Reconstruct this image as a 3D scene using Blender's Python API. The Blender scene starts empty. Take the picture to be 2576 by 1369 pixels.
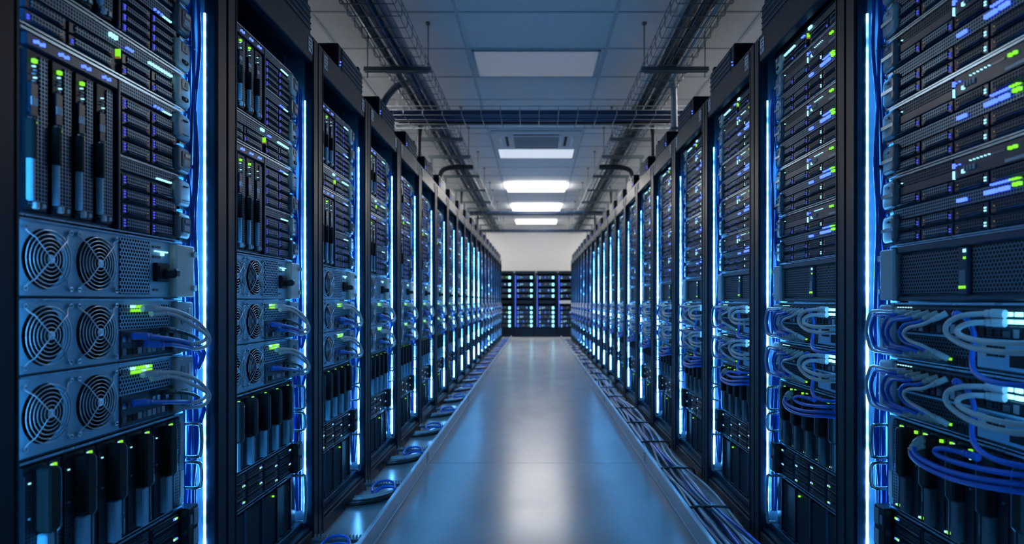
import bpy, bmesh, math, random
from mathutils import Vector
PI = math.pi
rnd = random.Random(7)
scene = bpy.context.scene
COL = scene.collection

# ------------------------------------------------------------------ measures
F_PX, IMG_W, IMG_H = 1570.0, 2576.0, 1369.0
EYE = 1.05
AX = 0.965            # lateral distance of the rack fronts from the aisle axis
PITCH = 0.8125        # rack pitch along the aisle
Y_FIRST = 1.1375      # near edge of the first rack that shows its front
NRACK = 20
CEIL = EYE + 2.42
DE, SE = 0.055, 0.09  # equipment plane inside a rack: depth, start along the row
ORD = ['zeroth', 'first', 'second', 'third', 'fourth', 'fifth', 'sixth', 'seventh', 'eighth', 'ninth', 'tenth', 'eleventh', 'twelfth', 'thirteenth',
       'fourteenth', 'fifteenth', 'sixteenth', 'seventeenth', 'eighteenth', 'nineteenth', 'twentieth', 'twenty-first', 'twenty-second', 'twenty-third', 'twenty-fourth']
ROW = {-1: 'fan row', 1: 'loop row'}

# ------------------------------------------------------------------ materials
def new_mat(name):
    m = bpy.data.materials.new(name); m.use_nodes = True
    nt = m.node_tree
    return m, nt, nt.nodes['Principled BSDF']
def N(nt, t, **kw):
    n = nt.nodes.new(t)
    for k, v in kw.items(): setattr(n, k, v)
    return n
def sock(nt, s, v):
    if hasattr(v, 'links') or isinstance(v, bpy.types.NodeSocket): nt.links.new(v, s)
    else: s.default_value = v
def vmath(nt, op, a, b=None):
    n = N(nt, 'ShaderNodeVectorMath', operation=op)
    sock(nt, n.inputs[0], a)
    if b is not None: sock(nt, n.inputs[1], b)
    return n.outputs['Value'] if op == 'LENGTH' else n.outputs[0]
def fmath(nt, op, a, b=None):
    n = N(nt, 'ShaderNodeMath', operation=op)
    sock(nt, n.inputs[0], a)
    if b is not None: sock(nt, n.inputs[1], b)
    return n.outputs[0]
def mixc(nt, f, a, b):
    n = N(nt, 'ShaderNodeMix', data_type='RGBA')
    sock(nt, n.inputs[0], f); sock(nt, n.inputs[6], a); sock(nt, n.inputs[7], b)
    return n.outputs[2]
def c4(c): return (c[0], c[1], c[2], 1.0)
def paint(name, col, rough=0.4, metal=0.0, var=0.12, spec=0.5, scale=18.0):
    m, nt, p = new_mat(name)
    tc = N(nt, 'ShaderNodeTexCoord')
    no = N(nt, 'ShaderNodeTexNoise'); no.inputs['Scale'].default_value = scale; no.inputs['Detail'].default_value = 3
    nt.links.new(tc.outputs['Object'], no.inputs['Vector'])
    a = c4([x * (1 - var) for x in col]); b = c4([min(1, x * (1 + var)) for x in col])
    nt.links.new(mixc(nt, no.outputs['Fac'], a, b), p.inputs['Base Color'])
    r = N(nt, 'ShaderNodeMapRange'); r.inputs['To Min'].default_value = rough * .85; r.inputs['To Max'].default_value = min(1, rough * 1.15)
    nt.links.new(no.outputs['Fac'], r.inputs['Value']); nt.links.new(r.outputs[0], p.inputs['Roughness'])
    p.inputs['Metallic'].default_value = metal
    p.inputs['Specular IOR Level'].default_value = spec
    return m
def glow(name, col, strength, sample=False, beads=None):
    m, nt, p = new_mat(name)
    p.inputs['Base Color'].default_value = c4([x * .5 for x in col])
    p.inputs['Emission Color'].default_value = c4(col)
    p.inputs['Emission Strength'].default_value = strength
    if beads:
        tc = N(nt, 'ShaderNodeTexCoord'); sx = N(nt, 'ShaderNodeSeparateXYZ'); nt.links.new(tc.outputs['Object'], sx.inputs[0])
        w = fmath(nt, 'SINE', fmath(nt, 'MULTIPLY', sx.outputs[2], 2 * PI / beads[0]))
        w = fmath(nt, 'POWER', fmath(nt, 'ADD', fmath(nt, 'MULTIPLY', w, .5), .5), 3.0)
        no = N(nt, 'ShaderNodeTexNoise'); no.inputs['Scale'].default_value = 5.0; no.inputs['Detail'].default_value = 2; nt.links.new(tc.outputs['Object'], no.inputs['Vector'])
        g = N(nt, 'ShaderNodeMapRange'); g.inputs['From Min'].default_value = .38; g.inputs['From Max'].default_value = .60; g.inputs['To Min'].default_value = .12; g.inputs['To Max'].default_value = 1.5; nt.links.new(no.outputs['Fac'], g.inputs['Value'])
        lo = N(nt, 'ShaderNodeMapRange'); lo.inputs['From Min'].default_value = .85; lo.inputs['From Max'].default_value = 1.5; lo.inputs['To Min'].default_value = 1.25; lo.inputs['To Max'].default_value = .22; nt.links.new(sx.outputs[2], lo.inputs['Value'])
        w = fmath(nt, 'ADD', fmath(nt, 'MULTIPLY', w, strength * beads[1]), strength * (1 - beads[1] * .4))
        nt.links.new(fmath(nt, 'MULTIPLY', w, fmath(nt, 'MULTIPLY', g.outputs[0], lo.outputs[0])), p.inputs['Emission Strength'])
    m.cycles.emission_sampling = 'AUTO' if sample else 'NONE'
    return m
def perforated(name, metal_col, hole_col, pitch, radius, rough=0.4, metal=0.6):
    m, nt, p = new_mat(name)
    tc = N(nt, 'ShaderNodeTexCoord')
    k = (0, 1 / pitch, 1 / (pitch * 1.732))
    a = vmath(nt, 'MULTIPLY', tc.outputs['Object'], k)
    def cell(v):
        v = vmath(nt, 'SUBTRACT', vmath(nt, 'FRACTION', v), (.5, .5, .5))
        return vmath(nt, 'LENGTH', vmath(nt, 'MULTIPLY', v, (0, 1, 1.732)))
    d = fmath(nt, 'MINIMUM', cell(a), cell(vmath(nt, 'ADD', a, (0, .5, .5))))
    f = fmath(nt, 'LESS_THAN', d, radius)
    nt.links.new(mixc(nt, f, c4(metal_col), c4(hole_col)), p.inputs['Base Color'])
    nt.links.new(fmath(nt, 'MULTIPLY', fmath(nt, 'SUBTRACT', 1.0, f), metal), p.inputs['Metallic'])
    nt.links.new(fmath(nt, 'ADD', fmath(nt, 'MULTIPLY', f, .5), rough), p.inputs['Roughness'])
    return m
def wiremesh(name, wire_col, hole_col, pitch, t, rough=0.35, metal=0.7):
    m, nt, p = new_mat(name)
    tc = N(nt, 'ShaderNodeTexCoord')
    v = vmath(nt, 'FRACTION', vmath(nt, 'MULTIPLY', tc.outputs['Object'], (0, 1 / pitch, 1 / pitch)))
    s = N(nt, 'ShaderNodeSeparateXYZ'); nt.links.new(v, s.inputs[0])
    f = fmath(nt, 'LESS_THAN', fmath(nt, 'MINIMUM', s.outputs[1], s.outputs[2]), t)
    nt.links.new(mixc(nt, f, c4(hole_col), c4(wire_col)), p.inputs['Base Color'])
    nt.links.new(fmath(nt, 'MULTIPLY', f, metal), p.inputs['Metallic'])
    nt.links.new(fmath(nt, 'SUBTRACT', .8, fmath(nt, 'MULTIPLY', f, .8 - rough)), p.inputs['Roughness'])
    return m

M = {}
M['rack'] = paint('rack_black_paint', (.003, .011, .022), .40, spec=.22)
M['rack_in'] = paint('rack_inner_steel', (.10, .14, .19), .4, .3)
M['dark'] = paint('dark_plastic', (.007, .012, .020), .4, spec=.3)
M['bezel'] = paint('navy_bezel', (.014, .034, .064), .34, .1, spec=.35)
M['tray'] = paint('drive_tray_plastic', (.012, .029, .058), .3, spec=.35)
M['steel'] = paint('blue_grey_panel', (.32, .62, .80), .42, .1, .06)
M['trim'] = paint('brushed_edge', (.24, .34, .42), .28, .9)
M['chrome'] = paint('bright_wire', (.72, .76, .80), .2, 1.0)
M['cream'] = paint('cream_plastic', (.80, .77, .66), .35)
M['grey'] = paint('grey_plastic', (.40, .44, .47), .35)
M['slate'] = paint('slate_plastic', (.10, .13, .16), .3)
M['hole'] = paint('black_hollow', (.004, .005, .007), .7)
M['green_pcb'] = paint('green_board', (.03, .16, .09), .4)
M['red'] = paint('red_latch', (.20, .035, .03), .4)
M['white'] = paint('white_label', (.70, .72, .74), .5)
M['ink'] = paint('label_ink', (.05, .06, .08), .6)
M['cblue'] = paint('blue_cable', (.02, .17, .72), .33)
M['cdeep'] = paint('deep_blue_cable', (.014, .045, .115), .4)
M['cwhite'] = paint('white_cable', (.74, .72, .70), .36)
M['cgrey'] = paint('grey_cable', (.46, .48, .50), .42)
M['cblack'] = paint('black_cable', (.012, .014, .018), .4)
M['plug'] = paint('clear_plug', (.50, .49, .44), .25)
M['wiretray'] = paint('zinc_wire', (.28, .33, .36), .35, .85)
M['beam'] = paint('zinc_beam', (.20, .25, .27), .4, .6)
M['kerb'] = paint('galvanised_kerb', (.56, .60, .64), .34, .5)
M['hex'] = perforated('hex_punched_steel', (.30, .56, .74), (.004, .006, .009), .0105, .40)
M['hexdark'] = perforated('hex_punched_dark', (.07, .12, .17), (.004, .006, .009), .0105, .40)
M['hexfine'] = perforated('round_punched_dark', (.028, .045, .065), (.003, .004, .006), .008, .40)
M['mesh'] = wiremesh('square_wire_mesh', (.13, .21, .29), (.004, .006, .010), .0082, .26)
M['meshdark'] = wiremesh('square_wire_mesh_dark', (.045, .070, .10), (.003, .004, .007), .0082, .22)
M['led_b'] = glow('led_blue', (.07, .15, 1.0), 1.4)
M['led_v'] = glow('led_violet', (.08, .12, 1.0), .38)
M['led_g'] = glow('led_green', (.30, .95, .03), .5)
M['led_w'] = glow('led_ice', (.40, .85, 1.0), .7)
M['led_a'] = glow('led_amber', (1.0, .5, .2), .12)
M['led_c'] = glow('port_cyan', (.25, .80, 1.0), 1.6)
M['strip'] = glow('led_strip', (.11, .46, 1.0), 29.0, True, (.045, .8))
M['fill_near'] = glow('added_near_strip', (.06, .42, 1.0), 22.0, True)
M['fill_channel'] = glow('added_channel_strip', (.06, .42, 1.0), 44.0, True)

# ------------------------------------------------------------------ mesh builder
class MB:
    def __init__(s, mp=None):
        s.v, s.f, s.fm, s.sm, s.mats = [], [], [], [], []
        s.mp = mp
    def slot(s, m):
        m = M[m] if isinstance(m, str) else m
        if m not in s.mats: s.mats.append(m)
        return s.mats.index(m)
    def add(s, vs, fs, m, smooth=False):
        o = len(s.v); k = s.slot(m)
        s.v.extend(tuple(p) for p in vs)
        for f in fs:
            s.f.append(tuple(i + o for i in f)); s.fm.append(k); s.sm.append(smooth)
    def box(s, d0, d1, u0, u1, z0, z1, m, b=0.0):
        if b <= 0:
            vs = [(x, y, z) for x in (d0, d1) for y in (u0, u1) for z in (z0, z1)]
            s.add(vs, [(0, 1, 3, 2), (4, 6, 7, 5), (0, 4, 5, 1), (2, 3, 7, 6), (0, 2, 6, 4), (1, 5, 7, 3)], m); return
        b = min(b, .45 * min(abs(d1 - d0), abs(u1 - u0), abs(z1 - z0)))
        L = ((d0, d1), (u0, u1), (z0, z1)); vs = []
        for c in range(8):
            bit = [(c >> 2) & 1, (c >> 1) & 1, c & 1]
            for ax in range(3):
                vs.append([L[a][bit[a]] + (0 if a == ax else (b if bit[a] == 0 else -b)) for a in range(3)])
        ix = lambda x, y, z, ax: ((x << 2) | (y << 1) | z) * 3 + ax
        fs = []
        for q in (0, 1):
            fs.append([ix(q, *p, 0) for p in ((0, 0), (0, 1), (1, 1), (1, 0))])
            fs.append([ix(p[0], q, p[1], 1) for p in ((0, 0), (0, 1), (1, 1), (1, 0))])
            fs.append([ix(p[0], p[1], q, 2) for p in ((0, 0), (0, 1), (1, 1), (1, 0))])
        for a in (0, 1):
            for c in (0, 1):
                fs.append([ix(a, c, 0, 0), ix(a, c, 1, 0), ix(a, c, 1, 1), ix(a, c, 0, 1)])
                fs.append([ix(a, 0, c, 0), ix(a, 1, c, 0), ix(a, 1, c, 2), ix(a, 0, c, 2)])
                fs.append([ix(0, a, c, 1), ix(1, a, c, 1), ix(1, a, c, 2), ix(0, a, c, 2)])
        for x in (0, 1):
            for y in (0, 1):
                for z in (0, 1): fs.append([ix(x, y, z, 0), ix(x, y, z, 1), ix(x, y, z, 2)])
        s.add(vs, fs, m)
    def rrect(s, d0, d1, u0, u1, z0, z1, r, m, c=.002, n=4, slope=0.0):
        """rounded plate lying in the u-z plane, chamfered on its d0 side"""
        def ring(ins, d):
            rr = max(r - ins, .0006); out = []
            for cx, cz, a0 in ((u1 - r, z1 - r, 0), (u0 + r, z1 - r, PI / 2), (u0 + r, z0 + r, PI), (u1 - r, z0 + r, 1.5 * PI)):
                for i in range(n + 1):
                    a = a0 + PI / 2 * i / n
                    out.append((d, cx + rr * math.cos(a), cz + rr * math.sin(a)))
            return out
        st = 4 if c > .004 else 1
        R = [ring(0, d1)] + [ring(c * (1 - math.cos(PI / 2 * i / st)), d0 + c * (1 - math.sin(PI / 2 * i / st))) for i in range(st + 1)]
        um = u0 + .45 * (u1 - u0)
        R = [R[0]] + [[(p[0] + slope * max(0.0, (p[1] - um) / (u1 - um)), p[1], p[2]) for p in q] for q in R[1:]]
        k = len(R[0]); vs = [p for q in R for p in q]; fs = []
        for j in range(st + 1):
            for i in range(k): fs.append((j * k + i, j * k + (i + 1) % k, (j + 1) * k + (i + 1) % k, (j + 1) * k + i))
        o = (st + 1) * k; fs.append(tuple(range(k)))
        for i in range(2 * n + 1): fs.append((o + i, o + i + 1, o + k - 2 - i, o + k - 1 - i))
        s.add(vs, fs, m)
    def tube(s, pts, r, m, n=6, closed=False, smooth=True, spline=0):
        P = [Vector(p) for p in pts]
        if spline: P = catmull(P, spline)
        k = len(P); vs = []; fs = []
        t0 = (P[1] - P[0]).normalized()
        up = Vector((0, 0, 1)) if abs(t0.z) < .9 else Vector((1, 0, 0))
        nrm = t0.cross(up).normalized()
        for i in range(k):
            if closed: t = (P[(i + 1) % k] - P[i - 1]).normalized()
            else: t = (P[min(i + 1, k - 1)] - P[max(i - 1, 0)]).normalized()
            nrm = (nrm - t * nrm.dot(t)).normalized(); bi = t.cross(nrm)
            for j in range(n):
                a = 2 * PI * j / n
                vs.append(P[i] + (nrm * math.cos(a) + bi * math.sin(a)) * r)
        for i in range(k if closed else k - 1):
            for j in range(n):
                a, b = i * n + j, i * n + (j + 1) % n
                c, d = ((i + 1) % k) * n + (j + 1) % n, ((i + 1) % k) * n + j
                fs.append((a, b, c, d))
        s.add(vs, fs, m, smooth)
        if not closed: s.f.append(tuple(len(s.v) - len(vs) + j for j in range(n))); s.fm.append(s.slot(m)); s.sm.append(False); \
            s.f.append(tuple(len(s.v) - n + j for j in range(n))); s.fm.append(s.slot(m)); s.sm.append(False)
    def disc(s, cu, cz, r, d0, d1, m, n=20):
        """cylinder along the depth axis"""
        vs = [(d, cu + r * math.cos(2 * PI * i / n), cz + r * math.sin(2 * PI * i / n)) for d in (d0, d1) for i in range(n)]
        fs = [(i, (i + 1) % n, n + (i + 1) % n, n + i) for i in range(n)] + [tuple(range(n)), tuple(range(n, 2 * n))]
        s.add(vs, fs, m)
    def plate_hole(s, u0, u1, z0, z1, cu, cz, r, d0, d1, m, n=40):
        """plate front with a round opening and the opening's wall"""
        angs = [2 * PI * i / n for i in range(n)] + [math.atan2(z - cz, u - cu) % (2 * PI) for u in (u0, u1) for z in (z0, z1)]
        angs = sorted(set(round(a, 5) for a in angs)); k = len(angs); vs = []
        for a in angs:
            c, q = math.cos(a), math.sin(a)
            t = min(((u1 - cu) / c if c > 1e-9 else (u0 - cu) / c if c < -1e-9 else 9), ((z1 - cz) / q if q > 1e-9 else (z0 - cz) / q if q < -1e-9 else 9))
            vs += [(d0, cu + c * t, cz + q * t), (d0, cu + c * r, cz + q * r), (d1, cu + c * r, cz + q * r), (d1, cu + c * t, cz + q * t)]
        fs = []
        for i in range(k):
            a, b = i * 4, ((i + 1) % k) * 4
            fs += [(a, b, b + 1, a + 1), (a + 1, b + 1, b + 2, a + 2), (a + 2, b + 2, b + 3, a + 3), (a + 3, b + 3, b, a)]
        s.add(vs, fs, m)
    def mesh(s, name):
        vs = [s.mp(*p) for p in s.v] if s.mp else s.v
        me = bpy.data.meshes.new(name)
        me.from_pydata([tuple(v) for v in vs], [], s.f)
        for m in s.mats: me.materials.append(m)
        me.polygons.foreach_set('material_index', s.fm)
        me.polygons.foreach_set('use_smooth', s.sm)
        bm = bmesh.new(); bm.from_mesh(me)
        bmesh.ops.recalc_face_normals(bm, faces=bm.faces)
        bm.to_mesh(me); bm.free(); me.update()
        return me
    def merge(s, o):
        k = len(s.v); s.v.extend(o.v)
        idx = [s.slot(m) for m in o.mats]
        for f, fm, sm in zip(o.f, o.fm, o.sm):
            s.f.append(tuple(i + k for i in f)); s.fm.append(idx[fm]); s.sm.append(sm)
def catmull(P, k):
    out = []
    for i in range(len(P) - 1):
        p0, p1, p2, p3 = P[max(i - 1, 0)], P[i], P[i + 1], P[min(i + 2, len(P) - 1)]
        for j in range(k):
            t = j / k
            out.append(.5 * ((2 * p1) + (p2 - p0) * t + (2 * p0 - 5 * p1 + 4 * p2 - p3) * t * t + (3 * p1 - p0 - 3 * p2 + p3) * t ** 3))
    out.append(P[-1]); return out
SIDE = {-1: (lambda d, u, z: (-d, u, z)), 1: (lambda d, u, z: (d, u, z))}
FACE_Y = lambda d, u, z: (u, d, z)

# ------------------------------------------------------------------ objects
def link(name, data, parent=None, loc=(0, 0, 0)):
    o = bpy.data.objects.new(name, data); COL.objects.link(o)
    o.location = loc
    if parent: o.parent = parent
    return o
def tag(o, label, cat, group=None, kind=None):
    if label: o['label'] = label
    if cat: o['category'] = cat
    if group: o['group'] = group
    if kind: o['kind'] = kind
    return o
def solid(name, mb, label=None, cat=None, group=None, kind=None, loc=(0, 0, 0), parent=None):
    return tag(link(name, mb.mesh(name), parent, loc), label, cat, group, kind)

class Unit:
    """a thing drawn once: named parts and sub-parts, and the same shapes merged into one mesh for far copies"""
    def __init__(s, mp): s.mp, s.parts, s.cache = mp, [], None
    def part(s, name, parent=None, label=None):
        mb = MB(s.mp); s.parts.append([name, mb, parent, label]); return mb
    def idx(s): return len(s.parts) - 1
    def bake(s):
        if s.cache is None:
            big = MB(s.mp)
            for p in s.parts: big.merge(p[1])
            s.cache = ([p[1].mesh(p[0]) for p in s.parts], big.mesh('merged'))
        return s.cache
    def place(s, name, loc, label, cat, group, detail):
        meshes, big = s.bake()
        if not detail:
            return tag(link(name, big, None, loc), label, cat, group)
        root = tag(link(name, None, None, loc), label, cat, group); root.empty_display_size = .05
        obs = []
        for (nm, mb, par, lab), me in zip(s.parts, meshes):
            o = link(nm, me, obs[par] if par is not None else root)
            if lab: o['label'] = lab
            obs.append(o)
        return root

# ---- pieces of rack equipment, in unit coordinates (d into the rack, u along the row away from the camera, z up)
def case(U, h, m='bezel', u1=.548):
    b = U.part('case'); b.box(.004, .55, .0, u1, .001, h - .001, m)
    return b
def edge_lines(U, h, u0=.0, u1=.56):
    b = U.part('edge_trim'); b.box(-.006, .004, u0, u1, h - .006, h - .001, 'trim'); b = U.part('edge_trim'); b.box(-.004, .004, u0, u1, .0005, .004, 'trim')
def ear(U, z0, z1, m, style=0, u0=.512, u1=.602):
    e = U.part('rack_ear'); i = U.idx()
    e.rrect(-.019, .02, u0, u1, z0, z1, .020, m, .012, slope=.011)
    h = z1 - z0; w = u1 - u0
    if style == 0:      # window with slider
        b = U.part('ear_window', i)
        b.rrect(-.0208, -.004, u0 + w * .26, u1 - w * .24, z0 + h * .22, z1 - h * .2, .006, 'slate', .001)
        b.box(-.0226, -.019, u0 + w * .34, u1 - w * .36, z0 + h * .3, z0 + h * .5, 'white'); b.box(-.0226, -.019, u0 + w * .4, u1 - w * .32, z0 + h * .6, z0 + h * .72, 'trim')
    elif style == 1:    # plain with a groove
        b = U.part('ear_window', i); b.box(-.0208, -.004, u0 + w * .36, u1 - w * .4, z1 - h * .3, z1 - h * .26, 'hole'); b.box(-.0208, -.004, u0 + w * .3, u1 - w * .34, z0 + h * .2, z0 + h * .22, 'slate')
    elif style == 2:    # two pockets
        b = U.part('ear_window', i)
        b.rrect(-.0208, -.004, u0 + w * .24, u1 - w * .38, z0 + h * .55, z1 - h * .14, .004, 'slate', .001)
        b.box(-.0222, -.016, u0 + w * .4, u1 - w * .46, z0 + h * .62, z0 + h * .78, 'white')
        b.rrect(-.0208, -.004, u0 + w * .28, u1 - w * .38, z0 + h * .16, z0 + h * .3, .004, 'hole', .001); b.box(-.0222, -.016, u0 + w * .44, u1 - w * .5, z0 + h * .2, z0 + h * .26, 'white')
    elif style == 3:    # shiny middle band
        b = U.part('ear_window', i); b.box(-.0208, -.004, u0 + w * .12, u1 - w * .22, z0 + h * .40, z0 + h * .52, 'trim'); b.box(-.0208, -.004, u0 + w * .40, u1 - w * .46, z0 + h * .72, z0 + h * .78, 'white')
    s = U.part('ear_clip', i); s.box(.0, .03, u0 + w * .5, u1 + .003, z0 - .007, z0 + .001, 'trim')
def drive_tray(U, u0, u1, z0, z1, mesh='mesh', led='led_v', leds=3, far=False):
    t = U.part('drive_tray'); i = U.idx()
    t.box(-.006, .02, u0, u1, z0, z1, 'tray', .0015)
    t.box(-.0085, .0, u0 + .016, u1 - .008, z0 + (z1 - z0) * .32, z1 - .003, mesh)
    t.box(-.0125, .0, u0 + .016, u1 - .022, z0 + .003, z0 + (z1 - z0) * .24, 'bezel', .002)
    t.box(-.0095, .0, u1 - .022, u1 - .007, z0 + .003, z0 + (z1 - z0) * .30, 'red')
    if leds:
        l = U.part('status_light', i)
        for q in range(leds):
            zz = z0 + (z1 - z0) * (.26 + .22 * q)
            l.box(-.009, -.005, u0 + .006, u0 + .011, zz, zz + .0036, led)
        l.box(-.0100, -.0085, u1 - .017, u1 - .014, z0 + (z1 - z0) * .5, z0 + (z1 - z0) * .58, 'led_a')
def led_row(U, u0, u1, z, n, m, w=.004, h=.004, d=-.010, name='status_light', parent=None):
    l = U.part(name, parent)
    for i in range(n):
        if n == 2 and i: l = U.part(name, parent)
        u = u0 + (u1 - u0) * i / max(1, n - 1)
        l.box(d - .002, d + .010, u - w / 2, u + w / 2, z - h / 2, z + h / 2, m)

def tall_chassis(mp, h, seed):
    r = random.Random(seed); U = Unit(mp)
    case(U, h); edge_lines(U, h)
    hd = U.part('header_strip'); i = U.idx(); hd.box(-.008, .01, .012, .288, h - .034, h - .009, 'bezel', .002)
    for q in range(4):
        l = U.part('name_light', i); uu = .028 + .066 * q
        for k in range(4): l.box(-.0105, -.006, uu + .008 * k, uu + .008 * k + .005, h - .026 + .002 * (k % 2), h - .020 + .003 * (k % 2), 'led_b')
    for q in range(4):
        u0 = .016 + .066 * q; top = h - .040
        b = U.part('blade'); i = U.idx()
        b.box(-.004, .1, u0, u0 + .052, .012, top, 'dark', .002)
        b.box(-.007, .0, u0 + .030, u0 + .050, .02, top - .008, 'mesh')
        b.box(-.007, .0, u0 + .003, u0 + .028, .02, top * .62, 'mesh')
        b.box(-.010, .0, u0 + .003, u0 + .023, top * .60, top * .80, 'tray', .0015)
        b.box(-.0115, -.006, u0 + .004, u0 + .020, top * .665, top * .715, 'white')
        g = U.part('pull_handle', i)
        g.box(-.022, -.004, u0 - .006, u0 + .006, top * .34, top * .58, 'hole', .003)
        g.box(-.018, -.004, u0 - .004, u0 + .007, .03, top * .35, 'steel', .003)
        l = U.part('status_light', i)
        if q < 3: l.box(-.011, -.004, u0 + .012, u0 + .020, top * .925, top * .948, 'led_g')
        for k in range(5): l.box(-.010, -.004, u0 + .013 + .003 * (k % 2), u0 + .017 + .003 * (k % 2), top * (.90 - .022 * k), top * (.907 - .022 * k), 'led_w' if k in (0, 3) else 'grey')
        l.box(-.011, -.004, u0 + .015, u0 + .019, top * .565, top * .572, 'led_g')
        t = U.part('release_tab', i); t.box(-.014, -.004, u0 + .012, u0 + .024, .016, .031, 'white', .002); t.box(-.012, -.004, u0 + .03, u0 + .042, .018, .030, 'trim', .002)
    dv = U.part('divider'); dv.box(-.010, .01, .281, .291, .004, h - .008, 'bezel', .002)
    half = h / 2
    for k in range(2):
        zb = k * half
        if k == 0:
            s = U.part('shelf_edge'); s.box(-.008, .004, .292, .545, half - .005, half, 'trim')
        g = U.part('mesh_strip'); g.box(-.005, .01, .296, .545, zb + half - .034, zb + half - .006, 'mesh')
        if seed % 2 == k: led_row(U, .44, .50, zb + half - .030, 7, 'led_w', .005, .005, -.008)
        else: led_row(U, .43, .46, zb + half - .028, 3, 'led_b', .005, .005, -.008); led_row(U, .468, .50, zb + half - .030, 5, 'led_w', .004, .004, -.008)
        rh = (half - .046) / 4
        for j in range(4):
            z0 = zb + .006 + rh * j
            for (a, b) in ((.300, .412), (.418, .532)): drive_tray(U, a, b, z0, z0 + rh - .004, 'mesh', 'led_v', 3)
    n = round(h / .097); st = h / n
    kinds = [('slate', 0), ('grey', 1), ('slate', 0), ('grey', 1), ('cream', 0), ('grey', 3)] if seed % 2 == 0 else [('cream', 2), ('slate', 0), ('cream', 0), ('grey', 1)]
    for k in range(n): ear(U, st * k + .007, st * (k + 1) - .010, *kinds[k % len(kinds)])
    return U
def mesh_server(mp, h):
    U = Unit(mp); case(U, h); edge_lines(U, h)
    g = U.part('mesh_strip'); g.box(-.005, .01, .005, .545, h - .036, h - .008, 'mesh')
    led_row(U, .315, .335, h - .026, 3, 'led_b'); led_row(U, .405, .50, h - .028, 9, 'led_w', .006, .006)
    led_row(U, .285, .286, h * .40, 1, 'led_a'); led_row(U, .285, .286, h * .5, 1, 'led_g', .003, .02)
    led_row(U, .255, .275, h - .018, 3, 'led_w', .005, .01)
    for (a, b) in ((.008, .118), (.126, .268), (.300, .412), (.418, .532)):
        for j in range(2): drive_tray(U, a, b, .006 + j * (h - .046) / 2, .003 + (j + 1) * (h - .046) / 2, 'mesh', 'led_v', 0 if j else 2)
    ear(U, .006, h - .010, 'cream', 2)
    return U
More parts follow.
